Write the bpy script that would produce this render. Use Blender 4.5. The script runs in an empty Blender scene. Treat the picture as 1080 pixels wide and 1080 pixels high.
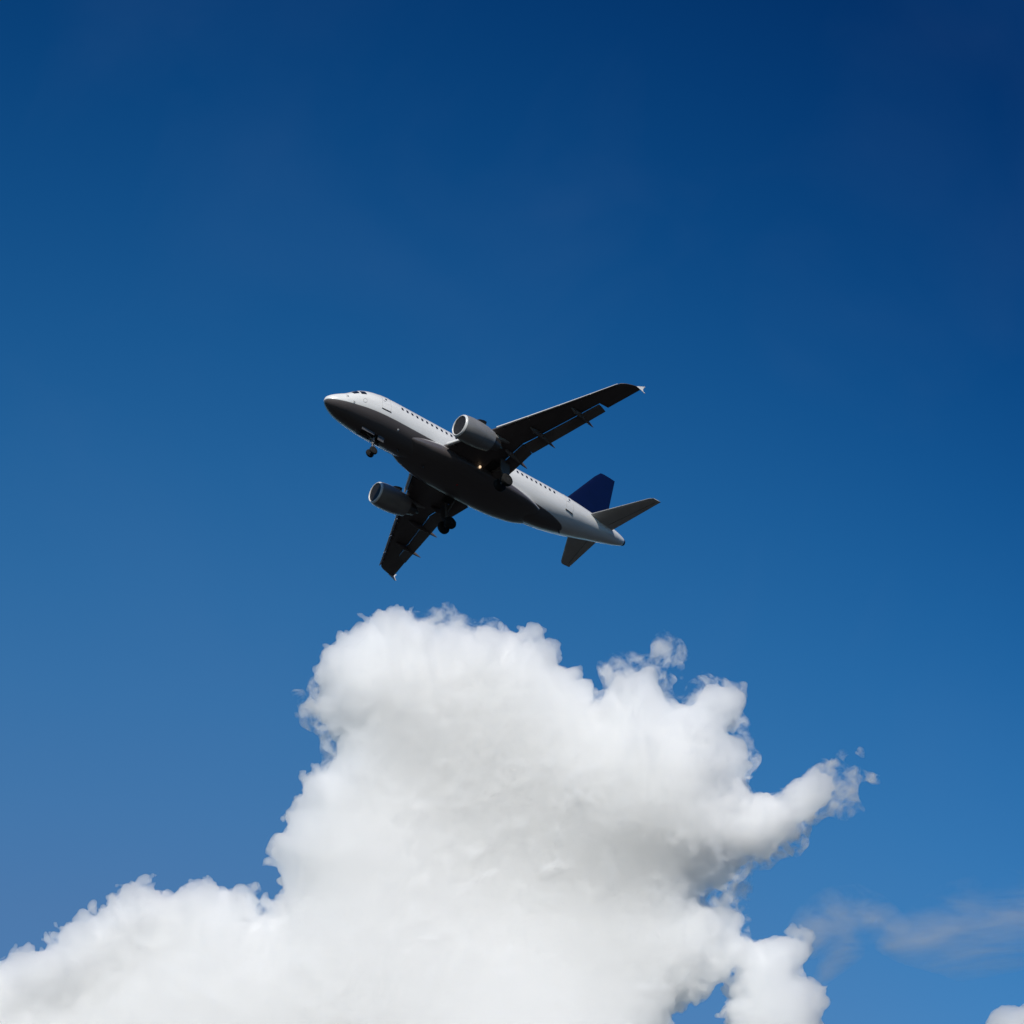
import bpy, bmesh, math
import numpy as np
from mathutils import Vector, Matrix

S = bpy.context.scene
R_ = math.radians

# ------------------------------------------------------------------ camera
ELEV = 39.05
FOCAL = 2500.0                     # focal length in photo pixels (1080 wide)
cam_d = bpy.data.cameras.new("camera")
cam = bpy.data.objects.new("camera", cam_d)
S.collection.objects.link(cam)
cam_d.sensor_width = 36.0
cam_d.lens = 36.0 * FOCAL / 1080.0
cam_d.clip_start = 0.1
cam_d.clip_end = 60000.0
cam.location = (0, 0, 1.7)
cam.rotation_euler = (R_(90 + ELEV), 0, 0)
S.camera = cam

# ------------------------------------------------------------------ sky and sun
SKY_X = 0.40
SKY_XZ = -0.25
SKY_XX = 0.80
SKY_RAMP = [(0.0, (0.4, 0.46, 0.46)), (0.3488, (0.5, 0.72, 0.76)), (0.4884, (0.64, 0.8721, 0.9553)), (0.5349, (0.6191, 0.8851, 0.9759)), (0.5814, (0.5215, 0.9147, 1.0419)), (0.6279, (0.4126, 0.906, 1.0775)), (0.6744, (0.3067, 0.8599, 1.0793)), (0.7209, (0.2142, 0.7823, 1.0472)), (0.7674, (0.1405, 0.682, 0.9841)), (0.814, (0.0866, 0.5698, 0.8959)), (0.8605, (0.0501, 0.4563, 0.7899)), (0.907, (0.0273, 0.3502, 0.6747)), (0.9535, (0.0139, 0.2575, 0.5582)), (1.0, (0.0139, 0.2575, 0.5582))]
SUN_EL, SUN_AZ = 31.0, -177.0      # azimuth from +Y, positive towards +X
W = bpy.data.worlds.new("World")
S.world = W
W.use_nodes = True
nt = W.node_tree
bg = nt.nodes["Background"]
sky = nt.nodes.new("ShaderNodeTexSky")
sky.sky_type = 'NISHITA'
sky.sun_disc = False
sky.sun_elevation = R_(SUN_EL)
sky.sun_rotation = R_(SUN_AZ)
sky.altitude = 300
sky.air_density = 1.0
sky.dust_density = 0.4
sky.ozone_density = 4.0
# the photograph was taken through a polariser: the sky deepens with height and away from the low left
tco = nt.nodes.new("ShaderNodeTexCoord")
dotn = nt.nodes.new("ShaderNodeVectorMath"); dotn.operation = 'DOT_PRODUCT'
dotn.inputs[1].default_value = (SKY_X, 0.0, 1.0)
nt.links.new(tco.outputs["Generated"], dotn.inputs[0])
rng = nt.nodes.new("ShaderNodeMapRange"); rng.inputs[1].default_value = 0.0; rng.inputs[2].default_value = .86
sxyz = nt.nodes.new("ShaderNodeSeparateXYZ"); nt.links.new(tco.outputs["Generated"], sxyz.inputs[0])
sqx = nt.nodes.new("ShaderNodeMath"); sqx.operation = 'MULTIPLY'
nt.links.new(sxyz.outputs[0], sqx.inputs[0]); nt.links.new(sxyz.outputs[0], sqx.inputs[1])
sadd = nt.nodes.new("ShaderNodeMath"); sadd.operation = 'MULTIPLY_ADD'; sadd.inputs[1].default_value = SKY_XX
nt.links.new(sqx.outputs[0], sadd.inputs[0]); nt.links.new(dotn.outputs["Value"], sadd.inputs[2])
sxz = nt.nodes.new("ShaderNodeMath"); sxz.operation = 'MULTIPLY'
nt.links.new(sxyz.outputs[0], sxz.inputs[0]); nt.links.new(sxyz.outputs[2], sxz.inputs[1])
sadd2 = nt.nodes.new("ShaderNodeMath"); sadd2.operation = 'MULTIPLY_ADD'; sadd2.inputs[1].default_value = SKY_XZ
nt.links.new(sxz.outputs[0], sadd2.inputs[0]); nt.links.new(sadd.outputs[0], sadd2.inputs[2])
nt.links.new(sadd2.outputs[0], rng.inputs[0])
ramp = nt.nodes.new("ShaderNodeValToRGB")
while len(ramp.color_ramp.elements) < len(SKY_RAMP): ramp.color_ramp.elements.new(.5)
for el_, (p_, c_) in zip(ramp.color_ramp.elements, SKY_RAMP): el_.position = p_; el_.color = (*c_, 1)
nt.links.new(rng.outputs[0], ramp.inputs[0])
mulc = nt.nodes.new("ShaderNodeMix"); mulc.data_type = 'RGBA'; mulc.blend_type = 'MULTIPLY'; mulc.inputs[0].default_value = 1
nt.links.new(sky.outputs[0], mulc.inputs[6]); nt.links.new(ramp.outputs[0], mulc.inputs[7])
# a very thin uneven veil of high cloud
vn = nt.nodes.new("ShaderNodeTexNoise"); vn.inputs["Scale"].default_value = 9; vn.inputs["Detail"].default_value = 5; vn.inputs["Roughness"].default_value = .5
vn.inputs["Distortion"].default_value = .6
vof = nt.nodes.new("ShaderNodeVectorMath"); vof.operation = "ADD"; vof.inputs[1].default_value = (2.3, .7, 1.9)
nt.links.new(tco.outputs["Generated"], vof.inputs[0]); nt.links.new(vof.outputs[0], vn.inputs["Vector"])
vr = nt.nodes.new("ShaderNodeMapRange"); vr.inputs[1].default_value = .47; vr.inputs[2].default_value = .80; vr.inputs[3].default_value = 0; vr.inputs[4].default_value = .06
nt.links.new(vn.outputs[0], vr.inputs[0])
veil = nt.nodes.new("ShaderNodeMix"); veil.data_type = 'RGBA'; veil.inputs[7].default_value = (.8, 1.6, 3.4, 1)
nt.links.new(vr.outputs[0], veil.inputs[0]); nt.links.new(mulc.outputs[2], veil.inputs[6])
nt.links.new(veil.outputs[2], bg.inputs[0])
bg.inputs[1].default_value = 0.12

sun_d = bpy.data.lights.new("sun", 'SUN')
sun = bpy.data.objects.new("sun", sun_d)
S.collection.objects.link(sun)
sun_d.energy = 3.75
sun_d.angle = R_(0.53)
sun_d.color = (1.0, 0.93, 0.83)
ce, se = math.cos(R_(SUN_EL)), math.sin(R_(SUN_EL))
SUNV = Vector((math.sin(R_(SUN_AZ)) * ce, math.cos(R_(SUN_AZ)) * ce, se))
sun.rotation_euler = SUNV.to_track_quat('Z', 'Y').to_euler()

S.view_settings.view_transform = 'Standard'
S.view_settings.look = 'None'
S.view_settings.exposure = 0.0
S.view_settings.gamma = 1.0
S.view_settings.use_curve_mapping = False
S.render.engine = 'CYCLES'
S.cycles.max_bounces = 36
S.cycles.volume_bounces = 36
S.cycles.diffuse_bounces = 4
S.cycles.transparent_max_bounces = 64
S.cycles.use_denoising = True
S.cycles.adaptive_threshold = 0.02

# ------------------------------------------------------------------ helpers
def tag(o, label=None, cat=None, group=None, kind=None):
    for k, v in (("label", label), ("category", cat), ("group", group), ("kind", kind)):
        if v:
            o[k] = v
    return o

def mesh_obj(name, verts, faces, mat, parent=None, smooth=True, sharp=40, recalc=True):
    me = bpy.data.meshes.new(name)
    me.from_pydata([tuple(v) for v in verts], [], [tuple(f) for f in faces])
    if recalc:
        bm = bmesh.new(); bm.from_mesh(me)
        bmesh.ops.recalc_face_normals(bm, faces=bm.faces)
        bm.to_mesh(me); bm.free()
    if smooth:
        me.polygons.foreach_set("use_smooth", [True] * len(me.polygons))
        me.set_sharp_from_angle(angle=R_(sharp))
    me.update()
    o = bpy.data.objects.new(name, me)
    S.collection.objects.link(o)
    if mat:
        me.materials.append(mat)
    if parent:
        o.parent = parent
    return o

class MB:
    """collects shapes into one mesh"""
    def __init__(s): s.v = []; s.f = []
    def add(s, v, f):
        n = len(s.v); s.v += [tuple(p) for p in v]; s.f += [tuple(i + n for i in q) for q in f]
        return s
    def loft(s, rings, cap=True, closed=True):
        n = len(rings[0]); v = []; f = []
        for r in rings: v += list(r)
        for i in range(len(rings) - 1):
            for j in range(n if closed else n - 1):
                k = (j + 1) % n
                f.append((i*n+j, i*n+k, (i+1)*n+k, (i+1)*n+j))
        if cap:
            f.append(tuple(range(n))); f.append(tuple((len(rings)-1)*n + j for j in range(n)))
        return s.add(v, f)
    def tube(s, pts, r, n=12, cap=True):
        pts = [Vector(p) for p in pts]
        rs = r if isinstance(r, (list, tuple)) else [r] * len(pts)
        rings = []
        for i, p in enumerate(pts):
            d = (pts[min(i+1, len(pts)-1)] - pts[max(i-1, 0)]).normalized()
            a = d.orthogonal().normalized(); b = d.cross(a)
            if rings:
                a = (pa - d * pa.dot(d)).normalized(); b = d.cross(a)
            pa = a
            rings.append([p + (a*math.cos(t) + b*math.sin(t)) * rs[i] for t in (2*math.pi*k/n for k in range(n))])
        return s.loft(rings, cap)
    def box(s, c, size, M=None):
        c = Vector(c); v = []
        for x in (-.5, .5):
            for y in (-.5, .5):
                for z in (-.5, .5):
                    q = Vector((x*size[0], y*size[1], z*size[2]))
                    if M is not None: q = M @ q
                    v.append(c + q)
        return s.add(v, [(0,1,3,2),(4,6,7,5),(0,4,5,1),(2,3,7,6),(0,2,6,4),(1,5,7,3)])
    def lathe(s, prof, o, ax, n=40, closed_prof=False):
        """prof: list of (distance along axis, radius)"""
        o = Vector(o); ax = Vector(ax).normalized()
        a = ax.orthogonal().normalized(); b = ax.cross(a)
        rings = [[o + ax*d + (a*math.cos(t) + b*math.sin(t))*max(r, 1e-4) for t in (2*math.pi*k/n for k in range(n))] for d, r in prof]
        if closed_prof: rings.append(rings[0])
        return s.loft(rings, cap=not closed_prof)
    def make(s, name, mat, parent=None, **k):
        return mesh_obj(name, s.v, s.f, mat, parent, **k)

def principled(name, col, rough=.4, metal=0, spec=.5, coat=0):
    m = bpy.data.materials.new(name); m.use_nodes = True
    p = m.node_tree.nodes["Principled BSDF"]
    p.inputs["Base Color"].default_value = (*col, 1)
    p.inputs["Roughness"].default_value = rough
    p.inputs["Metallic"].default_value = metal
    p.inputs["Specular IOR Level"].default_value = spec
    p.inputs["Coat Weight"].default_value = coat
    p.inputs["Coat Roughness"].default_value = .08
    return m, m.node_tree, p

def N(t, typ, **k):
    n = t.nodes.new(typ)
    for a, b in k.items(): setattr(n, a, b)
    return n

def weather(mt, col, amount=.12, scale=(.5, 3, 3), rough=None):
    """multiply base colour with streaky grime noise in object space"""
    m, t, p = mt
    tc = N(t, "ShaderNodeTexCoord"); mp = N(t, "ShaderNodeMapping"); mp.inputs["Scale"].default_value = scale
    nz = N(t, "ShaderNodeTexNoise"); nz.inputs["Scale"].default_value = 1.0; nz.inputs["Detail"].default_value = 6
    t.links.new(tc.outputs["Object"], mp.inputs[0]); t.links.new(mp.outputs[0], nz.inputs["Vector"])
    mr = N(t, "ShaderNodeMapRange"); mr.inputs[1].default_value = .35; mr.inputs[2].default_value = .7
    mr.inputs[3].default_value = 1.0; mr.inputs[4].default_value = 1.0 - amount
    t.links.new(nz.outputs[0], mr.inputs[0])
    mx = N(t, "ShaderNodeMix", data_type='RGBA', blend_type='MULTIPLY'); mx.inputs[0].default_value = 1
    mx.inputs[6].default_value = (*col, 1)
    t.links.new(mr.outputs[0], mx.inputs[7]); t.links.new(mx.outputs[2], p.inputs["Base Color"])
    return m, t, p, mx

# ------------------------------------------------------------------ ground
gm, gt, gp = principled("ground_grass", (.03, .04, .02), .9)
weather((gm, gt, gp), (.020, .019, .015), .4, (.01, .01, .01))
mesh_obj("ground", [(-25000,-25000,0),(25000,-25000,0),(25000,25000,0),(-25000,25000,0)], [(0,1,2,3)], gm, smooth=False)["kind"] = "structure"

# ------------------------------------------------------------------ aircraft materials
FUS = principled("fuselage_paint", (.8, .8, .8), .28, spec=.5, coat=.4)
FUS4 = weather(FUS, (.8, .8, .8), .10, (.35, 2.5, 2.5))
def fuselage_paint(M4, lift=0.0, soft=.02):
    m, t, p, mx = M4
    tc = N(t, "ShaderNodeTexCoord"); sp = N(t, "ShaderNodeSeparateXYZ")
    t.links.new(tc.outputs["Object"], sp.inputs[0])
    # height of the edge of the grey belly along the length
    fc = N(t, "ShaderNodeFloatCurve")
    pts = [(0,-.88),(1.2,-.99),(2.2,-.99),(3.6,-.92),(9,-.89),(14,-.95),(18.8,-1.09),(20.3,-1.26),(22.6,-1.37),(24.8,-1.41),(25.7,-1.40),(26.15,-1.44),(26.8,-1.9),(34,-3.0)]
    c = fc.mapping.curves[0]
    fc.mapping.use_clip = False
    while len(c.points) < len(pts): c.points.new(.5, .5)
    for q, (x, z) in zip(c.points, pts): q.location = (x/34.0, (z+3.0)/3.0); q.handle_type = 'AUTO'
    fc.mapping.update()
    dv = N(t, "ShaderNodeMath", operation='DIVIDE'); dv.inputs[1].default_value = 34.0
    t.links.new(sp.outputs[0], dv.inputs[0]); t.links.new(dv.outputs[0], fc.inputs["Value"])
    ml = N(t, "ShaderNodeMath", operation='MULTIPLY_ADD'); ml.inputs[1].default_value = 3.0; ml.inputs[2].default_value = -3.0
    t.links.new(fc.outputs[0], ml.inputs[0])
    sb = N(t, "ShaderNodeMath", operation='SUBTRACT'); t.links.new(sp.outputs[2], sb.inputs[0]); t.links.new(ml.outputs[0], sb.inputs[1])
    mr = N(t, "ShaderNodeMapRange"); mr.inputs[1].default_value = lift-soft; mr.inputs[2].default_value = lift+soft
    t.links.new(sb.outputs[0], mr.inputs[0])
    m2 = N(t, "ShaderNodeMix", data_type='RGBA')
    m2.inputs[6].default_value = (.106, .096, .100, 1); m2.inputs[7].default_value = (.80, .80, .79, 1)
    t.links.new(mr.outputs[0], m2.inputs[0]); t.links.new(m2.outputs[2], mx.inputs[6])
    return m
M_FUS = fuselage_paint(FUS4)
M_FAIR = fuselage_paint(weather(principled('fairing_highlight_paint', (.8,.8,.8), .3, coat=.3), (.8,.8,.8), .10, (.35,2.5,2.5)), -.22, .20)  # two-tone paint, white lowered and feathered: highlight and shading put into the colour
M_WHITE = weather(principled("white_paint", (.8,.8,.8), .3, coat=.3), (.78,.78,.78), .1)[0]
M_STAB = weather(principled("pale_grey_paint", (.5,.5,.5), .35, coat=.2), (.50,.50,.49), .12, (1,1,1))[0]
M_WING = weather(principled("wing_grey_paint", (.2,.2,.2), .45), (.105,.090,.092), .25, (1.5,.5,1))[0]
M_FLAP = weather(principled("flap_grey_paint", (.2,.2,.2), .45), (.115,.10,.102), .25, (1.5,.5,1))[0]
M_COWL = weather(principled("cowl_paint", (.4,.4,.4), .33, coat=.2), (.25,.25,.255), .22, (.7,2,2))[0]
M_BARE = principled("bare_aluminium", (.82,.82,.84), .24, metal=1)[0]
M_SLAT = weather(principled('slat_paint', (.7,.7,.7), .3, coat=.2), (.72,.72,.72), .1)[0]
M_STEEL = principled("dark_steel", (.22,.21,.2), .4, metal=1)[0]
M_BLUE = weather(principled("deep_blue_paint", (.004,.01,.1), .3, coat=.3), (.002,.004,.030), .15)[0]
M_TYRE = principled("tyre_rubber", (.014,.014,.014), .85, spec=.2)[0]
M_GEAR = principled("gear_grey_paint", (.12,.12,.12), .4)[0]
M_DARK = principled("dark_opening", (.012,.012,.012), .6)[0]
M_GLASS = principled("dark_window_glass", (.012,.013,.016), .12, coat=.5)[0]
M_SEAL = principled("dark_seal", (.05,.05,.055), .6)[0]
M_FRAME = principled("window_frame_paint", (.6,.6,.61), .4)[0]
M_STEEL2 = principled('wheel_hub', (.022,.022,.022), .6, spec=.2)[0]
M_FAN = principled('fan_titanium', (.007,.007,.007), .7)[0]
M_DUCT = principled('intake_liner', (.012,.011,.011), .6)[0]
M_DOOR = principled('gear_door_paint', (.10,.10,.105), .4)[0]
M_LINE = principled('panel_line', (.34,.34,.35), .5)[0]
M_COWLLINE = principled('cowl_line', (.17,.17,.17), .5)[0]
M_EXH = principled("burnt_metal", (.16,.14,.13), .4, metal=.9)[0]
M_LAMP = bpy.data.materials.new("lit_landing_lamp"); M_LAMP.use_nodes = True
_p = M_LAMP.node_tree.nodes["Principled BSDF"]
_p.inputs["Emission Color"].default_value = (1, .72, .45, 1); _p.inputs["Emission Strength"].default_value = 1.0
M_RED = principled("red_beacon_glass", (.35,.02,.02), .2)[0]

# ------------------------------------------------------------------ aircraft
# aircraft axes: X aft from the nose, Y starboard, Z up; pose solved from the photo
RC = np.array([[ 0.7640735, -0.64512367, 0.00267175],
               [ 0.40811402, 0.48014761,-0.77646714],
               [ 0.49963449, 0.59436834, 0.63015208]])      # aircraft -> camera (x right, y down, z forward)
TC = np.array([-3.3303897, -3.49607704, 205.56251196])       # of the point 16 m aft of the nose
e = R_(ELEV)
CW = np.array([[1,0,0],[0,math.sin(e),math.cos(e)],[0,-math.cos(e),math.sin(e)]])   # camera -> world
RW = CW @ RC
TW = CW @ TC + np.array([0,0,1.7]) - RW @ np.array([16.0,0,0])
plane = bpy.data.objects.new("airliner", None)
S.collection.objects.link(plane)
plane.empty_display_size = 2
Mw = Matrix.Identity(4)
for i in range(3):
    for j in range(3): Mw[i][j] = RW[i, j]
    Mw[i][3] = TW[i]
plane.matrix_world = Mw
tag(plane, "white twin-engine airliner with grey belly and deep blue tail fin, landing gear lowered", "airplane")

def curve(xs, ys):
    """monotone cubic through stations"""
    xs = np.array(xs, float); ys = np.array(ys, float)
    h = np.diff(xs); d = np.diff(ys)/h; m = np.zeros(len(xs))
    m[0] = d[0]; m[-1] = d[-1]
    for i in range(1, len(xs)-1):
        if d[i-1]*d[i] > 0:
            w1 = 2*h[i]+h[i-1]; w2 = h[i]+2*h[i-1]
            m[i] = (w1+w2)/(w1/d[i-1]+w2/d[i])
    def f(x):
        x = np.clip(np.asarray(x, float), xs[0], xs[-1])
        i = np.clip(np.searchsorted(xs, x) - 1, 0, len(xs)-2)
        t = (x-xs[i])/h[i]
        return (2*t**3-3*t**2+1)*ys[i]+(t**3-2*t**2+t)*h[i]*m[i]+(-2*t**3+3*t**2)*ys[i+1]+(t**3-t**2)*h[i]*m[i+1]
    return f
_st = [ # x, top, bottom, half width
 (0.00,-.72,-.88,.07),(0.06,-.56,-1.03,.24),(0.20,-.40,-1.18,.42),(0.5,-.16,-1.38,.68),(1.0,.14,-1.58,.98),(1.6,.48,-1.74,1.25),
 (2.2,.98,-1.85,1.46),(2.8,1.40,-1.93,1.62),(3.4,1.68,-1.985,1.74),(4.2,1.89,-2.03,1.86),(5.2,2.02,-2.06,1.94),(6.4,2.07,-2.07,1.975),
 (14,2.07,-2.07,1.975),(20.6,2.07,-2.07,1.975),(22.2,2.07,-2.02,1.97),(24,2.06,-1.82,1.92),(26,2.04,-1.40,1.77),(28,1.98,-.88,1.50),
 (30,1.88,-.30,1.14),(31.5,1.76,.14,.87),(32.4,1.66,.40,.67),(33.0,1.54,.60,.50),(33.3,1.44,.72,.40),(33.46,1.34,.83,.28)]
_x, _t, _b, _w = zip(*_st)
f_top, f_bot, f_wid = curve(_x, _t), curve(_x, _b), curve(_x, _w)
def fpos(x, th, off=0.0):
    """point on the fuselage; th = angle from the top, positive to starboard"""
    t, b, w = float(f_top(x)), float(f_bot(x)), float(f_wid(x))
    c, h = (t+b)/2, (t-b)/2
    y, z = w*math.sin(th), c + h*math.cos(th)
    if off:
        n = Vector((0, math.sin(th)/w, math.cos(th)/h)).normalized()
        d = .02
        p0 = Vector(fpos(x-d, th)) if x > d else Vector((x, y, z)); p1 = Vector(fpos(x+d, th))
        tx = (p1-p0).normalized(); n = (n - tx*n.dot(tx)).normalized()
        return Vector((x, y, z)) + n*off
    return (x, y, z)
def th_at(x, z, side):
    t, b = float(f_top(x)), float(f_bot(x)); c, h = (t+b)/2, (t-b)/2
    return side*math.acos(max(-1, min(1, (z-c)/h)))

xs = sorted(set([0,.03,.06,.12,.2,.32,.5,.7,.9] + [1+.2*i for i in range(30)] + list(np.linspace(7,20.6,20)) + list(np.linspace(20.8,33.2,50)) + [33.3,33.4,33.46]))
NR = 72
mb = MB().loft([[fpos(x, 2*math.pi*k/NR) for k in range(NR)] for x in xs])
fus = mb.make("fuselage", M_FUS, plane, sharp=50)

def patch(pts_xt, nu=8, nv=8, off=.008, thick=.03):
    """curved panel on the fuselage between four (x, theta) corners"""
    (a, b, c, d) = pts_xt
    top = []; bot = []
    for i in range(nu+1):
        for j in range(nv+1):
            u, v = i/nu, j/nv
            # rounded corners: pull the corner points in
            x = (a[0]*(1-u)+b[0]*u)*(1-v)+(d[0]*(1-u)+c[0]*u)*v
            t = (a[1]*(1-u)+b[1]*u)*(1-v)+(d[1]*(1-u)+c[1]*u)*v
            top.append(fpos(x, t, off)); bot.append(fpos(x, t, off-thick))
    n = nv+1; k = len(top); f = []
    for i in range(nu):
        for j in range(nv):
            q = (i*n+j, (i+1)*n+j, (i+1)*n+j+1, i*n+j+1)
            f.append(q); f.append(tuple(p+k for p in reversed(q)))
    edge = [(i*n) for i in range(nu+1)] + [nu*n+j for j in range(1, nv+1)] + [i*n+nv for i in range(nu-1, -1, -1)] + [j for j in range(nv-1, 0, -1)]
    for p, q in zip(edge, edge[1:]+edge[:1]): f.append((p, q, q+k, p+k))
    return top+bot, f

# cabin windows: one pane and one frame each
def window_mesh(x, z, side, a, b, off, n=20, hole=None):
    out = []; inn = []; back = []
    for k in range(n):
        t = 2*math.pi*k/n; cs, sn = math.cos(t), math.sin(t)
        dx = a*math.copysign(abs(cs)**.6, cs); dz = b*math.copysign(abs(sn)**.6, sn)
        out.append(fpos(x+dx, th_at(x+dx, z+dz, side), off)); back.append(fpos(x+dx, th_at(x+dx, z+dz, side), -.02))
        if hole: inn.append(fpos(x+dx*hole, th_at(x, z+dz*hole, side), off))
    f = [(k, (k+1)%n, n+(k+1)%n, n+k) for k in range(n)]
    v = out+back
    if hole:
        f += [(k, (k+1)%n, 2*n+(k+1)%n, 2*n+k) for k in range(n)]; v = v+inn
    else:
        f.append(tuple(range(n)))
    return v, f
for side in (-1, 1):
    for k in range(33):
        x = 6.67+.5306*k
        v, f = window_mesh(x, .62, side, .115, .165, .007)
        wn = mesh_obj("cabin_window", v, f, M_GLASS, plane)
        v, f = window_mesh(x, .62, side, .155, .205, .004, hole=.75)
        mesh_obj("window_frame", v, f, M_FRAME, wn)

# cockpit windows
for side in (-1, 1):
    for c in ([(1.68,.06),(1.82,.62),(2.36,.52),(2.34,.05)], [(1.92,.72),(2.04,1.12),(2.52,1.10),(2.48,.66)], [(2.62,.80),(2.66,1.20),(3.16,1.20),(3.08,.88)]):
        v, f = patch([(x, side*t) for x, t in c], off=.006)
        mesh_obj("cockpit_window", v, f, M_GLASS, plane)

# doors: white panel, dark seal line round it, dark sill under it
def door(name, x0, x1, z0, z1, side, sill=True):
    th = lambda x, z: th_at(x, z, side)
    v, f = patch([(x0, th(x0,z0)), (x1, th(x1,z0)), (x1, th(x1,z1)), (x0, th(x0,z1))], 6, 12, .010, .03)
    d = mesh_obj(name, v, f, M_FUS, plane)
    m = MB()
    pts = []
    for u in np.linspace(0, 1, 9): pts.append((x0+(x1-x0)*u, z0))
    for u in np.linspace(0, 1, 15)[1:]: pts.append((x1, z0+(z1-z0)*u))
    for u in np.linspace(0, 1, 9)[1:]: pts.append((x1+(x0-x1)*u, z1))
    for u in np.linspace(0, 1, 15)[1:]: pts.append((x0, z1+(z0-z1)*u))
    m.tube([fpos(x, th(x, z), .006) for x, z in pts], .013, 6, cap=False)
    m.make("door_seal", M_LINE, d)
    if sill:
        s_ = MB().tube([fpos(x, th(x, z0-.05), .02) for x in np.linspace(x0-.02, x1+.06, 8)], .035, 8)
        s_.make("door_sill", M_SEAL, d)
    v, f = window_mesh((x0+x1)/2, z0+(z1-z0)*.66, side, .09, .13, .016)
    mesh_obj("door_window", v, f, M_GLASS, d)
    h = MB().tube([fpos(x, th(x, z0+.85), .02) for x in np.linspace(x0+.1, x0+.35, 4)], .02, 6); h.make("door_handle", M_LINE, d)
for side in (-1, 1):
    door("passenger_door", 4.56, 5.42, -.40, 1.42, side)
    door("passenger_door", 25.10, 25.98, -.40, 1.40, side)
door("cargo_door", 6.9, 8.7, -1.62, -.62, 1, sill=False)
door("cargo_door", 21.9, 23.5, -1.62, -.68, 1, sill=False)

# small probes, static port and antennas
ring = [fpos(2.95+.17*math.cos(t), th_at(2.95, -.38+.19*math.sin(t), -1), .004) for t in np.linspace(0, 2*math.pi, 25)]
MB().tube(ring, .014, 6, cap=False).make("static_port_ring", M_LINE, plane)
MB().tube([fpos(1.55, th_at(1.55, -.45, -1), -.01), fpos(1.50, th_at(1.5, -.45, -1), .08), fpos(1.32, th_at(1.32, -.45, -1), .11)], [.03, .025, .012], 8).make("pitot_probe", M_STEEL, plane)
MB().tube([fpos(2.1, th_at(2.1, -.85, -1), -.01), fpos(2.06, th_at(2.06, -.85, -1), .07), fpos(1.9, th_at(1.9, -.85, -1), .10)], [.03, .025, .012], 8).make("pitot_probe", M_STEEL, plane)
MB().lathe([(-.01,.09),(.012,.09),(.02,.05)], fpos(6.64, th_at(6.64,-1.42,-1)), Vector((0,-.72,-.7)), 20).make("drain_cover", M_WHITE, plane)
def blade(x, z0, h, c, y=0, name="blade_antenna", mat=None):
    rings = []
    for u in (0, .35, .7, 1):
        cc = c*(1-.45*u); zz = z0 + h*u
        rings.append([(x+.35*c*u+cc*(.5-.5*math.cos(t)), y+.025*math.sin(t)*(1-.3*u), zz) for t in np.linspace(0, 2*math.pi, 13)[:-1]])
    MB().loft(rings).make(name, mat or M_SEAL, plane)
blade(25.6, -1.42, -.36, .28)
blade(10.3, -2.25, -.35, .32); blade(8.4, 2.05, .36, .34); blade(17.5, 2.05, .36, .34)
blade(7.6, -2.04, -.30, .28)
MB().lathe([(0,.10),(.07,.09),(.12,.05),(.14,0)], (14.2,0,-2.42), (0,0,-1), 16).make("beacon_light", M_RED, plane)
MB().lathe([(-.14,.31),(.02,.315),(.16,.28),(.20,.23),(.16,.17),(-.1,.15)], (33.40,0,1.085), (1,0,.12), 24).make("tail_exhaust", M_DARK, plane)

# wing-to-body fairing
def fairing():
    X = [8.1, 8.9, 9.8, 10.6, 11.6, 13, 15, 17, 18.4, 19.6, 20.6, 21.6, 22.4]
    Wd = curve(X, [1.40, 1.70, 1.92, 2.07, 2.19, 2.24, 2.25, 2.22, 2.14, 2.02, 1.86, 1.62, 1.30])
    Tp = curve(X, [-1.0, -.80, -.60, -.47, -.42, -.45, -.52, -.62, -.72, -.84, -.96, -1.1, -1.25])
    Bt = curve(X, [-1.66, -2.00, -2.20, -2.34, -2.43, -2.46, -2.46, -2.44, -2.40, -2.32, -2.20, -2.06, -1.86])
    rings = []
    for x in np.linspace(8.1, 22.4, 64):
        t, b, w = float(Tp(x)), float(Bt(x)), float(Wd(x)); zc = t - .62*(t-b)*.9; r = []
        for k in range(56):
            a = 2*math.pi*k/56; cs, sn = math.cos(a), math.sin(a)
            y = w*math.copysign(abs(sn)**.80, sn)
            z = zc + (t-zc if cs > 0 else zc-b)*math.copysign(abs(cs)**.85, cs)
            r.append((x, y, z))
        rings.append(r)
    return MB().loft(rings).make("belly_fairing", M_FAIR, plane, sharp=60)
fairing()

# --- aerofoil surfaces
def foil(n=22, cut0=0.0, cut1=1.0, camber=.012):
    """closed outline (x, z) of a unit chord aerofoil of unit thickness ratio, upper from rear to front, then lower"""
    xs = [cut0 + (cut1-cut0)*(.5-.5*math.cos(math.pi*i/n)) for i in range(n+1)]
    yt = lambda x: 5*(.2969*math.sqrt(max(x,0))-.1260*x-.3516*x*x+.2843*x**3-.1036*x**4)
    up = [(x, yt(x)) for x in reversed(xs)]; lo = [(x, -yt(x)*.85) for x in xs[1:]]
    return up+lo
def section(prof, xle, y, z, chord, tc, twist=0.0, camber=.015):
    """place a profile; twist nose-up in degrees about the quarter chord"""
    t = R_(twist); out = []
    for px, pz in prof:
        X = (px-.25)*chord; Z = (pz*tc + camber*4*px*(1-px))*chord
        out.append((xle+.25*chord + X*math.cos(t)+Z*math.sin(t), y, z - X*math.sin(t)+Z*math.cos(t)))
    return out

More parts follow.
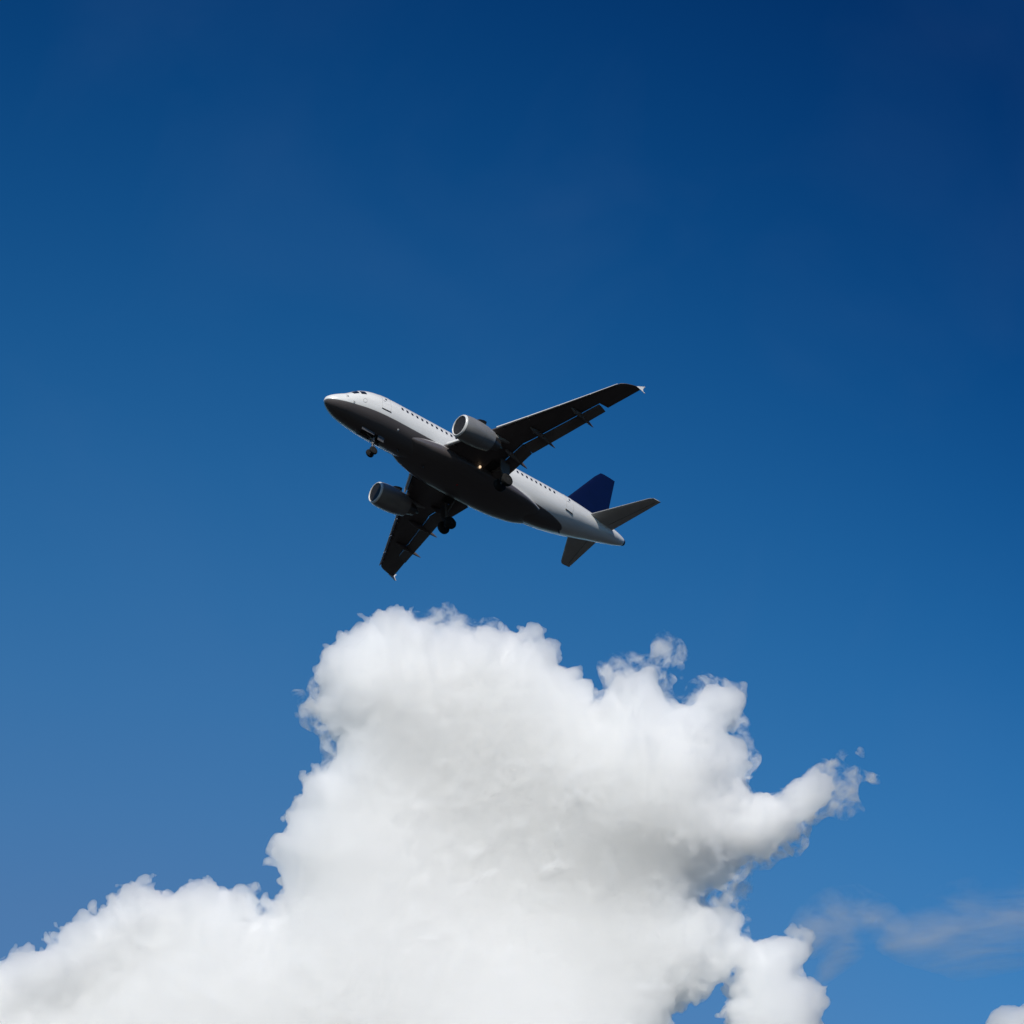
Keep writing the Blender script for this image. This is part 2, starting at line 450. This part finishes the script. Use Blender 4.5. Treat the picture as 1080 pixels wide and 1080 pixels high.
LE = lambda y: 11.10 + .510*(y-1.975) - (0.0 if y < 16.0 else 0)
def TE(y): return 17.25 + .02*(y-1.975) if y < 6.4 else 17.34 + .285*(y-6.4)
def ZW(y): return -1.12 + .086*(y-2) + .42*(max(y-2,0)/15)**2
def TCK(y): return .150 - .035*min(1, (y-2)/5) - .008*max(0, (y-7)/10)
def TWI(y): return 3.5 - 3.6*min(1, (y-2)/14.6)
def CUT(y): return 16.22 if y <= 6.4 else 16.28 + .300*(y-6.4)      # where the fixed wing stops ahead of the flaps

def wing(s):
    m = MB()
    ys = [0.6, 1.975, 3, 4, 5, 5.75, 6.4, 7.2, 8.5, 10, 11.5, 12.4, 13.65]
    rings = []
    for y in ys:
        c = TE(y)-LE(y); cf = (CUT(y)-LE(y))/c
        rings.append(section(foil(22, 0, cf), LE(y), s*y, ZW(y), c, TCK(y), TWI(y)))
    m.loft(rings)
    rings = []
    for y in [13.651, 14.2, 15, 15.8, 16.3, 16.55, 16.72, 16.82]:
        k = max(0, (y-16.2)/.62); x0 = LE(y) + .95*k**2.2; c = TE(y)-x0
        rings.append(section(foil(22, 0, 1.0), x0, s*y, ZW(y), c, TCK(y)*(1-.3*k), TWI(y)))
    m.loft(rings)
    return m.make("wing", M_WING, plane, sharp=35)

def slat(s, y0, y1, par):
    prof_o, prof_i = [], []
    yt = lambda x: 5*(.2969*math.sqrt(max(x,0))-.1260*x-.3516*x*x+.2843*x**3-.1036*x**4)
    up = [.155, .12, .085, .055, .03, .014, .004, 0]
    lo = [.004, .012, .024, .036]
    prof_o = [(x, yt(x)) for x in up] + [(x, -.85*yt(x)) for x in lo]
    prof_i = [(.04, -.30*yt(.04)), (.035, .1*yt(.035)), (.05, .5*yt(.05)), (.085, .80*yt(.085)), (.12, .93*yt(.12))]
    rings = []
    for y in np.linspace(y0, y1, 5):
        c = TE(y)-LE(y); dx, dz = -.05*c-.13, -.018*c-.08
        r = section(prof_o+prof_i, LE(y), s*y, ZW(y), c, TCK(y), TWI(y))
        p0 = Vector((LE(y)+.05*c, s*y, ZW(y)))
        a = R_(20)
        q = []
        for p in r:
            d = Vector(p)-p0
            q.append(p0 + Vector((d.x*math.cos(a) + d.z*math.sin(a)*-1 + dx, 0, d.x*math.sin(a)+d.z*math.cos(a)+dz)))
        # nose-down droop: rotate so the front goes down
        rings.append(q)
    o = MB().loft(rings).make("slat", M_SLAT, par, sharp=35)
    for y in np.linspace(y0+.25, y1-.25, 3):
        c = TE(y)-LE(y)
        MB().box((LE(y)+.035*c, s*y, ZW(y)-.035*c), (.07*c, .10, .09)).make("slat_track", M_GEAR, par)

def flap(s, y0, y1, par, name="flap"):
    rings = []
    for y in np.linspace(y0, y1, 7):
        c = 1.14 if y < 6.42 else 1.10-.035*(y-6.4)
        x0 = CUT(y)-.068
        zl = ZW(y) - R_(TWI(y))*(CUT(y)-LE(y)-.25*(TE(y)-LE(y))) - .02*(TE(y)-LE(y))
        rings.append(section(foil(14), x0, s*y, zl-.20, c, .14, 27, .02))
    return MB().loft(rings).make(name, M_FLAP, par, sharp=35)

def track_fairing(s, y, x0, x1, zoff, par, r=.20, yaw=0.0):
    rings = []
    zs = ZW(y)-.10 + zoff
    for u in np.linspace(0, 1, 22):
        x = x0+(x1-x0)*u
        k = max(.001, math.sin(math.pi*min(1, u**.72)))**.75
        z = zs - .10*u - max(0, u-.42)**1.4*.95
        rings.append([(x, s*(y+yaw*u) + r*.62*k*math.cos(t), z + (r*1.15*k)*math.sin(t) - .12*k) for t in np.linspace(0, 2*math.pi, 17)[:-1]])
    return MB().loft(rings).make("flap_track_fairing", M_FLAP, par, sharp=60)

def fence(s, par):
    y = 16.84; x0, x1 = LE(16.8)+1.15, TE(16.82)+.10; z = ZW(16.82)-.02
    m = MB()
    for q in ([(x0-.10,0),(x0+.85,.36),(x1+.18,.42),(x1+.02,0)], [(x0-.10,0),(x1+.02,0),(x1+.10,-.34),(x0+.85,-.28)]):
        v = [(a, s*(y+o_+.14*abs(h)), z+h) for o_ in (-.03, .03) for a, h in q]
        m.add(v, [(0,1,2,3),(7,6,5,4)]+[(i,(i+1)%4,4+(i+1)%4,4+i) for i in range(4)])
    m.make("wingtip_fence", M_WHITE, par, smooth=False)

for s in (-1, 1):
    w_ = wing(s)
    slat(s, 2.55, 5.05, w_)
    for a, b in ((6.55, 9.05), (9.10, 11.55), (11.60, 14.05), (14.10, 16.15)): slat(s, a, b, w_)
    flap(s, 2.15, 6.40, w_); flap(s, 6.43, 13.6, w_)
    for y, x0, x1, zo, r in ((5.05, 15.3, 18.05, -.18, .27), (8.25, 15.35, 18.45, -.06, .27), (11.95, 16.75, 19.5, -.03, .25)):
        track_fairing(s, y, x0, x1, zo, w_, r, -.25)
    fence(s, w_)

# --- engines
def engine(s):
    made0 = set(bpy.data.objects)
    o = Vector((9.72, s*5.75, -2.02)); ax = Vector((1, -s*.012, .03)).normalized()
    cow = MB()
    outer = [(.16,1.085),(.45,1.15),(.9,1.195),(1.5,1.21),(2.1,1.19),(2.7,1.125),(3.2,1.035),(3.52,.965)]
    inner = [(3.50,.93),(3.1,.94),(2.6,.95),(1.1,.885),(.6,.875),(.2,.90),(.13,.945)]
    cow.lathe(outer+inner, o, ax, 56, closed_prof=True)
    e_ = cow.make("engine_nacelle", M_COWL, plane, sharp=50)
    lip = [(.175,1.092),(.10,1.06),(.045,1.02),(.012,.985),(.0,.955),(.02,.925),(.05,.905),(.09,.892),(.10,.90),(.165,1.02)]
    MB().lathe(lip, o, ax, 56, closed_prof=True).make("intake_lip", M_SLAT, e_, sharp=60)
    fan = MB()
    a = ax.orthogonal().normalized(); b = ax.cross(a)
    for k in range(36):
        t0 = 2*math.pi*k/36
        def P(r, dt, d): return o + ax*(1.05+d) + (a*math.cos(t0+dt)+b*math.sin(t0+dt))*r
        fan.add([P(.24,0,0), P(.24,.16,.12), P(.55,.13,.12), P(.87,.06,.17), P(.87,-.04,.03), P(.55,-.02,.02)], [(0,1,2,5),(5,2,3,4)])
    fan.make("fan", M_FAN, e_, sharp=80, recalc=False)
    MB().lathe([(.62,.0),(.66,.05),(.8,.14),(.95,.21),(1.06,.25),(1.25,.25)], o, ax, 28).make("spinner", M_SEAL, e_)
    MB().lathe([(1.32,.0),(1.32,.93)], o, ax, 40).make("fan_duct_wall", M_DARK, e_)
    MB().lathe([(.095,.888),(.30,.862),(.6,.852),(1.06,.875),(1.30,.884),(1.30,.886)], o, ax, 48).make("intake_duct", M_DUCT, e_)
    MB().lathe([(2.9,.86),(3.3,.80),(3.8,.66),(4.25,.55),(4.50,.49),(4.48,.44),(4.2,.40)], o, ax, 40).make("core_nozzle", M_EXH, e_)
    MB().lathe([(4.1,.34),(4.5,.27),(4.9,.13),(5.05,.02)], o, ax, 24).make("exhaust_cone", M_EXH, e_)
    # pylon
    rings = []
    for u in np.linspace(0, 1, 14):
        x = 10.9 + 4.9*u
        zt = -.72 + .04*u if u > .30 else -.86 + .5*u
        zt = min(zt, -.72)
        zb = -1.15 - .35*u + (0 if u < .55 else (u-.55)*1.5)
        hw = .22*math.sin(math.pi*min(1, .08+u*.9))**.6
        r = []
        for t in np.linspace(0, 2*math.pi, 17)[:-1]:
            r.append((x, s*5.72+hw*math.copysign(abs(math.cos(t))**.6, math.cos(t)), (zt+zb)/2+(zt-zb)/2*math.copysign(abs(math.sin(t))**.6, math.sin(t))))
        rings.append(r)
    MB().loft(rings).make("engine_pylon", M_COWL, plane, sharp=60)
    # strakes high on both sides of the cowling
    for q in (-1, 1):
        th = R_(52)
        n = Vector((0, q*math.sin(th), math.cos(th)))
        base = o + ax*1.75
        tdir = Vector((0, math.cos(th), -q*math.sin(th)))
        def sp(d, h, k): return o + ax*d + n*(1.17+h) + tdir*k
        v = []
        for k in (-.03, .03):
            v += [sp(1.25,0,k), sp(1.55,.20,k*.5), sp(2.0,.30,k*.4), sp(2.28,.28,k*.4), sp(2.35,0,k)]
        MB().add(v, [(0,1,2,3,4),(5,9,8,7,6)]+[(i,(i+1)%5,5+(i+1)%5,5+i) for i in range(5)]).make("nacelle_strake", M_SEAL, e_, smooth=False)
    # cowl seam lines
    for d in (2.22,):
        r = 1.178
        MB().lathe([(d,r-.01),(d,r+.006),(d+.022,r+.005),(d+.022,r-.01)], o, ax, 56, closed_prof=True).make("cowl_seam", M_COWLLINE, e_)
    # trim the nacelle to its real girth about the intake centre
    for q in set(bpy.data.objects)-made0:
        if q.name.startswith("engine_pylon"): continue
        for v in q.data.vertices:
            r = v.co-o; l = ax*r.dot(ax); v.co = o+l*.945+(r-l)*.93
        q.data.update()
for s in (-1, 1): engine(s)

# --- tail
def fin():
    rings = []
    for u in np.linspace(0, 1, 9):
        z = 1.55+(7.95-1.55)*u
        xl = 25.75+(30.85-25.75)*u; xt = 31.30+(32.75-31.30)*u
        if u < .13: xl -= (.13-u)*5
        if u == 1: xl += .12
        rings.append([(p[0], p[2], z) for p in section(foil(16), xl, 0, 0, xt-xl, .10, 0, 0)])
    f_ = MB().loft(rings).make("tail_fin", M_BLUE, plane, sharp=40)
fin()
def stabiliser(s):
    rings = []
    for y in [.15, .8, 1.5, 3, 4.5, 5.4, 5.85, 6.08, 6.2]:
        k = max(0, (y-5.85)/.35)
        xl = 27.95 + .640*(y-.8) + .16*k**2; xt = 31.40+.20*(y-.8)
        rings.append(section(foil(18), xl, s*y, .86+.105*(y-.8), xt-xl, .10*(1-.35*k), -1.5, -.004))
    o = MB().loft(rings).make("horizontal_stabiliser", M_STAB, plane, sharp=40)
    pts = []
    for y in (1.3, 3.5, 5.9):
        xl = 27.95+.640*(y-.8); xt = 31.40+.20*(y-.8); c = xt-xl
        pts.append((xl+.70*c, s*y, .86+.105*(y-.8)-.048*c*.72))
    MB().tube(pts, .012, 6).make("elevator_hinge_line", M_SEAL, o)
for s in (-1, 1): stabiliser(s)

# --- landing gear
def wheel(c, r, wd, par, hub):
    prof = [(-wd/2, r*.50), (-wd/2, r*.80), (-wd*.42, r*.93), (-wd*.22, r), (wd*.22, r), (wd*.42, r*.93), (wd/2, r*.80), (wd/2, r*.50)]
    w_ = MB().lathe(prof, c, (0,1,0), 32).make("wheel", M_TYRE, par)
    MB().lathe([(-wd*.52, r*.10), (-wd*.47, r*.50), (wd*.47, r*.50), (wd*.52, r*.10)], c, (0,1,0), 24).make("rim", hub, w_)
    return w_
for s in (-1, 1):
    g = MB()
    y, x, zt, zb = s*3.80, 16.15, -1.15, -3.55
    g.tube([(x-.10, y-s*.05, zt), (x, y, -2.5)], .17, 16).tube([(x, y, -2.4), (x+.02, y, zb)], .11, 14).tube([(x, y-.62, zb), (x, y+.62, zb)], .085, 12)
    g.tube([(x, y, -2.2), (x-.05, y-s*1.5, -1.35)], .06, 8)
    g.tube([(x+.14, y, -2.45), (x+.42, y, -2.9), (x+.14, y, -3.4)], .05, 8)
    g = g.make("main_landing_gear", M_GEAR, plane)
    for q in (-1, 1): wheel((x+.02, y+q*.46, zb), .585, .42, g, M_STEEL2)
    d = MB(); v = []
    for yy in (.30, .335):
        v += [(x-.55, y+s*yy, -1.25), (x+.5, y+s*yy, -1.25), (x+.42, y+s*(yy+.02), -2.75), (x-.05, y+s*(yy+.02), -3.05), (x-.42, y+s*yy, -2.75)]
    d.add(v, [(0,1,2,3,4),(9,8,7,6,5)]+[(i,(i+1)%5,5+(i+1)%5,5+i) for i in range(5)]).make("gear_door", M_DOOR, g, smooth=False)
    MB().box((x-.1, s*2.75, -1.38), (1.5, 1.5, .05)).make("gear_bay", M_DARK, plane, smooth=False)
    MB().lathe([(0,.11),(.05,.13),(.09,.13),(.10,.02)], (14.85, s*2.36, -1.62), (-1,0,-.25), 18).make("landing_light", M_LAMP if s < 0 else M_GLASS, plane)
n = MB()
x, zb = 5.05, -3.80
n.tube([(x+.18, 0, -1.9), (x+.06, 0, -2.95)], .11, 14).tube([(x+.06, 0, -2.8), (x, 0, zb)], .07, 12).tube([(x, -.27, zb), (x, .27, zb)], .055, 10)
n.tube([(x+.12, 0, -2.5), (x-.75, 0, -1.95)], .05, 8).tube([(x+.16, 0, -2.9), (x+.34, 0, -3.2), (x+.1, 0, -3.6)], .035, 8)
n = n.make("nose_landing_gear", M_GEAR, plane)
for q in (-1, 1): wheel((x, q*.25, zb), .38, .22, n, M_STEEL2)
for q in (-1, 1):
    MB().lathe([(0,.03),(.05,.10),(.11,.11),(.12,.02)], (x+.02, q*.17, -2.58), (-1,0,0), 16).make("taxi_light", M_BARE, n)
    MB().box((x+.62, q*.36, -2.25), (.62, .025, .48), Matrix.Rotation(q*R_(-12), 3, 'X')).make("nose_gear_door", M_DOOR, plane, smooth=False)
    MB().box((x-.75, q*.40, -2.16), (1.3, .02, .26), Matrix.Rotation(q*R_(-8), 3, 'X')).make("nose_gear_door", M_DOOR, plane, smooth=False)
MB().box((x-.1, 0, -2.052), (2.0, .62, .05)).make("gear_bay", M_DARK, plane, smooth=False)
#CLOUDS
VOX = 2.0
# ------------------------------------------------------------------ clouds
import openvdb
rngc = np.random.default_rng(11)
def lattice(shape, vox, lam, seed, comp=None):
    """smooth value noise on a grid: random lattice of spacing lam, cubic B-spline upsampled one axis at a time"""
    r = np.random.default_rng(seed)
    out = None; mats = []; dims = []
    for n in shape:
        m = int(math.ceil(n*vox/lam)) + 5
        t = np.arange(n)*vox/lam + r.random()
        i = np.floor(t).astype(int); f = t-i
        M = np.zeros((n, m), np.float32); k = np.arange(n)
        M[k, i] = (1-f)**3/6; M[k, i+1] = (3*f**3-6*f**2+4)/6
        M[k, i+2] = (-3*f**3+3*f**2+3*f+1)/6; M[k, i+3] = f**3/6
        mats.append(M); dims.append(m)
    a = r.standard_normal(dims).astype(np.float32)
    a = np.tensordot(mats[0], a, (1, 0))                 # x,m,m
    a = np.einsum('xab,ya->xyb', a, mats[1], optimize=True)
    a = np.einsum('xyb,zb->xyz', a, mats[2], optimize=True)
    return a*2.6                                         # about unit variance

def edge_field(poly, X, Y):
    """signed distance (inside positive) to a closed polygon and the fray value of the nearest edge"""
    P = np.array([p[:2] for p in poly], np.float32); Fr = np.array([p[2] for p in poly], np.float32)
    best = np.full(X.shape, 1e9, np.float32); fr = np.zeros(X.shape, np.float32); inside = np.zeros(X.shape, bool)
    for k in range(len(P)):
        a, b = P[k], P[(k+1) % len(P)]; d = b-a; L = max(float(d@d), 1e-6)
        t = np.clip(((X-a[0])*d[0]+(Y-a[1])*d[1])/L, 0, 1)
        q = (X-a[0]-t*d[0])**2+(Y-a[1]-t*d[1])**2
        m = q < best; best[m] = q[m]; fr[m] = (Fr[k]*(1-t)+Fr[(k+1) % len(P)]*t)[m]
        if abs(d[1]) > 1e-6:
            c = ((a[1] > Y) != (b[1] > Y)) & (X < a[0]+(Y-a[1])/d[1]*d[0]); inside ^= c
    d = np.sqrt(best)
    return np.where(inside, d, -d), fr

CR, CU, CF = (Vector(CW[:, 0]), -Vector(CW[:, 1]), Vector(CW[:, 2]))
def blur2(a, k):
    for ax in (0, 1):
        p = np.pad(a, [(k, k) if i == ax else (0, 0) for i in (0, 1)], mode='edge')
        c = np.cumsum(p, axis=ax); c = np.concatenate([np.zeros_like(np.take(c, [0], ax)), c], ax)
        n = a.shape[ax]
        a = (np.take(c, np.arange(2*k+1, 2*k+1+n), ax)-np.take(c, np.arange(0, n), ax))/(2*k+1)
    return a

def cloud_mesh(name, polys, vox, D, R, asp, pad, oct_amp, seed, mat, depth_tilt=0.0, grow=(2.0, -1.0), least=300, calm=.04, lens=False, shell=None, hollow=None):
    pts = np.array([p[:2] for poly in polys for p in poly])
    u0, v0 = pts.min(0)-pad; u1, v1 = pts.max(0)+pad
    W_ = R*asp+pad
    nx, ny, nz = int((u1-u0)/vox), int((v1-v0)/vox), int(2*W_/vox)
    U, V = np.meshgrid(u0+vox*np.arange(nx), v0+vox*np.arange(ny), indexing='ij')
    d = None
    for poly in polys:
        dd, ff = edge_field(poly, U, V)
        if d is None: d, fr = dd, ff
        else:
            m = dd > d; d = np.where(m, dd, d); fr = np.where(m, ff, fr)
    fr = blur2(fr, max(2, int(14/vox)))
    w = (np.arange(nz)*vox-W_).astype(np.float32)
    d = d+grow[0]+grow[1]*fr
    ds = blur2(d.astype(np.float32), max(1, int(5/vox)))
    rr = np.clip(ds, -1e9, R)
    t_ = np.clip((ds-10)/50, 0, 1); quiet = 1-(1-calm)*(t_*t_*(3-2*t_))      # the middle of the cloud is smoother than its edge
    # pillow: how deep into the shape, with the flat middle pushed in and out by large lumps
    base = np.empty((nx, ny, nz), np.float32)
    wl = lattice((nx, ny, 1), vox, 150, seed+50)[:, :, 0]*16
    if hollow: wl = wl + hollow[0]*np.exp(-((U-hollow[1])/hollow[3])**2-((V-hollow[2])/hollow[4])**2).astype(np.float32)
    for k in range(nz):
        if lens: base[:, :, k] = rr-np.abs(w[k]-wl*np.clip(ds/60, 0, 1))/asp; continue
        base[:, :, k] = R - np.sqrt((R-rr)**2 + ((w[k]-wl*np.clip(ds/60, 0, 1))/asp)**2)
    F3 = fr[:, :, None]
    f = base.copy() if shell else base
    for n, (lam, amp, famp, billow) in enumerate(oct_amp):
        q = lattice((nx, ny, nz), vox, lam, seed+n)
        a = amp+(famp-amp)*F3
        a = a*quiet[:, :, None]
        if lam > 50: a = a*(.3+.7*np.clip(ds/60, 0, 1))[:, :, None]
        if billow: f += a*((np.abs(q)-.75)*(1-F3*.6) + q*F3*.6)
        else: f += a*q
        del q
    if shell: f = np.minimum(f, shell-base)
    f[0], f[-1] = -5, -5; f[:, 0], f[:, -1] = -5, -5; f[:, :, 0], f[:, :, -1] = -5, -5
    g = openvdb.FloatGrid(-5.0); g.copyFromArray(np.clip(-f, -6, 6)*-1)
    v, tri, quad = g.convertToPolygons(0.0, 0.0)
    v = np.array(v, np.float64)*vox
    quad = np.array(quad, np.int64); tri = np.array(tri, np.int64).reshape(-1, 3)
    # drop loose specks
    E1 = np.concatenate([quad[:, [0, 1]], quad[:, [1, 2]], quad[:, [2, 3]], tri[:, [0, 1]], tri[:, [1, 2]]])
    lab = np.arange(len(v))
    for it in range(200):
        old = lab.copy()
        mn = np.minimum(lab[E1[:, 0]], lab[E1[:, 1]])
        np.minimum.at(lab, lab[E1[:, 0]], mn); np.minimum.at(lab, lab[E1[:, 1]], mn)
        while True:
            l2 = lab[lab]
            if (l2 == lab).all(): break
            lab = l2
        if (lab == old).all(): break
    cnt = np.bincount(lab, minlength=len(v)); keep = cnt[lab] >= least
    new = np.cumsum(keep)-1
    quad = new[quad[keep[quad[:, 0]]]]; tri = new[tri[keep[tri[:, 0]]]] if len(tri) else tri
    v = v[keep]
    x = v[:, 0]+u0-540; y = 540-(v[:, 1]+v0); z = v[:, 2]-W_+depth_tilt*(v[:, 1]-(v1-v0)/2)
    k = (D+z)/FOCAL
    x, y = x*k, y*k
    z = z*(D/FOCAL)
    co = np.outer(x, CR)+np.outer(y, CU)+np.outer(z+D, CF)+np.array([0, 0, 1.7])
    cen = co.mean(0); co -= cen
    quad = quad.astype(np.int32); tri = tri.astype(np.int32)
    a_, b_, c_ = co[quad[:, 0]], co[quad[:, 1]], co[quad[:, 2]]
    if np.einsum('ij,ij->', a_, np.cross(b_, c_)) < 0:          # outward faces
        quad = quad[:, ::-1].copy(); tri = tri[:, ::-1].copy()
    me = bpy.data.meshes.new(name)
    me.vertices.add(len(co)); me.vertices.foreach_set("co", co.ravel())
    nl = quad.size+tri.size
    me.loops.add(nl); me.loops.foreach_set("vertex_index", np.concatenate([quad.ravel(), tri.ravel()]))
    me.polygons.add(len(quad)+len(tri))
    me.polygons.foreach_set("loop_start", np.concatenate([np.arange(len(quad))*4, quad.size+np.arange(len(tri))*3]))
    me.update(calc_edges=True); me.validate()
    bm = bmesh.new(); bm.from_mesh(me)
    bm.to_mesh(me); bm.free()
    me.materials.append(mat)
    o = bpy.data.objects.new(name, me); o.location = cen
    S.collection.objects.link(o)
    print(name, len(co), "verts")
    return o

def cloud_material(name, density, g, col=(1, 1, 1)):
    m = bpy.data.materials.new(name); m.use_nodes = True
    t = m.node_tree
    for n in list(t.nodes):
        if n.type != 'OUTPUT_MATERIAL': t.nodes.remove(n)
    v = N(t, "ShaderNodeVolumeScatter"); v.inputs["Color"].default_value = (*col, 1)
    v.inputs["Density"].default_value = density; v.inputs["Anisotropy"].default_value = g
    t.links.new(v.outputs[0], t.nodes["Material Output"].inputs["Volume"])
    m.cycles.homogeneous_volume = True
    return m
def wispy_material(name, density, scale, lo, hi, rot=(0, R_(-28), 0), step=1.0):
    """streaky thin cloud: density follows a warped, stretched noise so that it thins out to nothing"""
    m = bpy.data.materials.new(name); m.use_nodes = True
    t = m.node_tree
    for n in list(t.nodes):
        if n.type != 'OUTPUT_MATERIAL': t.nodes.remove(n)
    v = N(t, "ShaderNodeVolumeScatter"); v.inputs["Color"].default_value = (1, 1, 1, 1); v.inputs["Anisotropy"].default_value = .3
    tc = N(t, "ShaderNodeTexCoord"); mp = N(t, "ShaderNodeMapping"); mp.inputs["Scale"].default_value = scale; mp.inputs["Rotation"].default_value = rot
    nz = N(t, "ShaderNodeTexNoise"); nz.inputs["Scale"].default_value = 1; nz.inputs["Detail"].default_value = 6; nz.inputs["Distortion"].default_value = .5; nz.inputs["Roughness"].default_value = .62
    mr = N(t, "ShaderNodeMapRange"); mr.inputs[1].default_value = lo; mr.inputs[2].default_value = hi; mr.inputs[3].default_value = 0; mr.inputs[4].default_value = density
    t.links.new(tc.outputs["Object"], mp.inputs[0]); t.links.new(mp.outputs[0], nz.inputs["Vector"]); t.links.new(nz.outputs[0], mr.inputs[0])
    t.links.new(mr.outputs[0], v.inputs["Density"]); t.links.new(v.outputs[0], t.nodes["Material Output"].inputs["Volume"])
    m.cycles.volume_step_rate = step
    return m
M_CLOUD = cloud_material("cloud_droplets", .13, .45)

TILT = -.5
HOLLOW = (58, 585, 935, 185, 135)
BODY = [(-90,1060,0),(-60,1030,0),(-25,1018,0),(0,1010,0),(22,1003,0),(40,1006,0),(54,1004,0),(66,990,0),(88,974,.1),(108,962,0),(122,949,0),(142,942,0),(165,941,0),
 (196,939,0),(226,932,0),(256,930,0),(271,931,.1),(274,946,.2),(277,962,.3),(281,950,.2),(296,935,.1),(293,915,0),(284,897,0),(281,885,0),(290,876,0),(300,864,0),(309,842,0),
 (314,818,0),(326,808,0),(341,806,.2),(350,790,.5),(348,772,.9),(338,758,1),(328,744,1),(332,724,.8),(336,701,.2),(344,684,0),(362,672,0),(378,661,0),(394,650,0),(413,641,0),
 (430,647,.1),(446,656,.6),(462,655,1),(480,656,1),(494,662,.6),(508,650,.2),(528,652,0),(548,663,0),(568,670,0),(588,689,0),(604,706,0),(617,724,0),(628,733,.3),(641,728,.6),
 (637,703,.95),(650,695,.95),(666,709,1),(689,697,.95),(700,693,.95),(706,716,1),(712,738,.8),(734,738,.8),(746,726,.7),(764,732,.8),(778,738,.8),(776,765,.9),(790,782,.8),(800,800,.7),(792,822,.6),(799,833,.3),(815,829,.35),(830,825,.45),(846,822,.4),(857,809,.5),(868,800,.5),(876,804,.6),(880,800,.7),(885,808,.75),(890,814,.75),(897,816,.8),(904,820,.85),
 (898,829,.8),(899,840,.5),(890,853,.4),(875,866,.4),(860,880,.35),(847,886,.35),(838,896,.35),(825,905,.35),(812,914,.4),(797,920,.6),(782,930,1),(762,950,1),
 (776,968,1),(790,986,.6),(812,990,.2),(834,990,.1),(852,992,.1),(858,1004,.1),(848,1026,.2),(866,1044,.1),(870,1062,.1),(872,1085,0),(866,1115,0),(840,1150,0),(800,1150,0),(776,1115,0),
 (767,1082,.1),(762,1064,.1),(771,1047,.1),(778,1034,.2),(774,1026,.3),(769,1038,.2),(752,1046,.2),(735,1057,.1),(721,1066,.1),(708,1081,.1),(698,1120,0),(690,1180,0),(700,1290,0),(-90,1290,0)]
NOTCH = []
OCT = [(120, 18, 18, False), (60, 14, 20, True), (30, 7.0, 12, True), (15, 5.5, 8.5, True), (8, 4.6, 6, True), (4.6, 3.0, 4, True)]
big = cloud_mesh("cumulus_cloud", [BODY], VOX, 2500.0, 190.0, .38, 26, OCT, 3, M_CLOUD, TILT, (2.0, -9.0), hollow=HOLLOW)
tag(big, "large towering white cumulus cloud with greyer middle, rising below the airliner", "cloud")
M_FRINGE = wispy_material("thin_cloud_edge", .22, (.062, .062, .062), .495, .80, (0, 0, 0), .05)
FRN = [(60, 5, 7, True), (25, 4, 10, False), (12, 2.5, 6.5, False), (6.5, 1, 2.5, False)]
fringe = cloud_mesh("cloud_fringe", [BODY], 2.0, 2500.0, 190.0, .38, 34, FRN, 3, M_FRINGE, TILT, (-10.0, 26.0), 150, 1.0, shell=20, hollow=HOLLOW)
fl = fringe.location - big.location
fringe.parent = big; fringe.location = fl
CORNER = [(1040,1085,0),(1046,1074,0),(1056,1070,0),(1066,1076,0),(1072,1068,0),(1084,1064,0),(1110,1070,0),(1120,1120,0),(1050,1120,0)]
small = cloud_mesh("cumulus_cloud", [CORNER], 1.5, 2500.0, 30.0, .8, 14, [(30,4,4,True),(14,3,3,True),(7,1.5,1.5,True)], 21, M_CLOUD)
tag(small, "small white cloud puff peeking in at the lower corner", "cloud")
# high thin cloud: flat sheets, so thin that the sky shows through
M_CIRRUS = wispy_material("thin_high_cloud", .023, (.005, .012, .024), .42, .74)
STREAK = [(925,1000,0),(945,978,0),(965,958,0),(1000,938,0),(1032,924,0),(1062,914,0),(1120,896,0),(1130,1000,0),(1075,1012,0),(1040,1022,0),(1010,1030,0),(980,1022,0),(950,1012,0)]
HOOK = [(840,990,0),(850,960,0),(872,942,0),(905,934,0),(930,946,0),(955,975,0),(940,996,0),(915,988,0),(908,984,0),(906,1006,0),(890,1024,0),(868,1044,0),(852,1038,0),(868,1010,0),(876,994,0),(866,1000,0),(856,1008,0)]
CN = [(90, 6, 6, False), (45, 5, 5, False)]
wisp = cloud_mesh("wispy_cloud", [STREAK], 4.0, 3600.0, 60.0, .55, 30, CN, 41, M_CIRRUS, 0, (8, 0), 100, 1.0, True)
tag(wisp, "faint mauve streak of thin cloud crossing the blue sky right of the cumulus", "cloud")
M_HOOK = wispy_material("thinnest_high_cloud", .026, (.012, .018, .03), .38, .72)
hook = cloud_mesh("wispy_cloud", [HOOK], 3.0, 3600.0, 60.0, .9, 24, [(40, 4, 4, False)], 47, M_HOOK, 0, (7, 0), 100, 1.0, True)
tag(hook, "faint hooked wisp of thin cloud close beside the cumulus edge", "cloud")
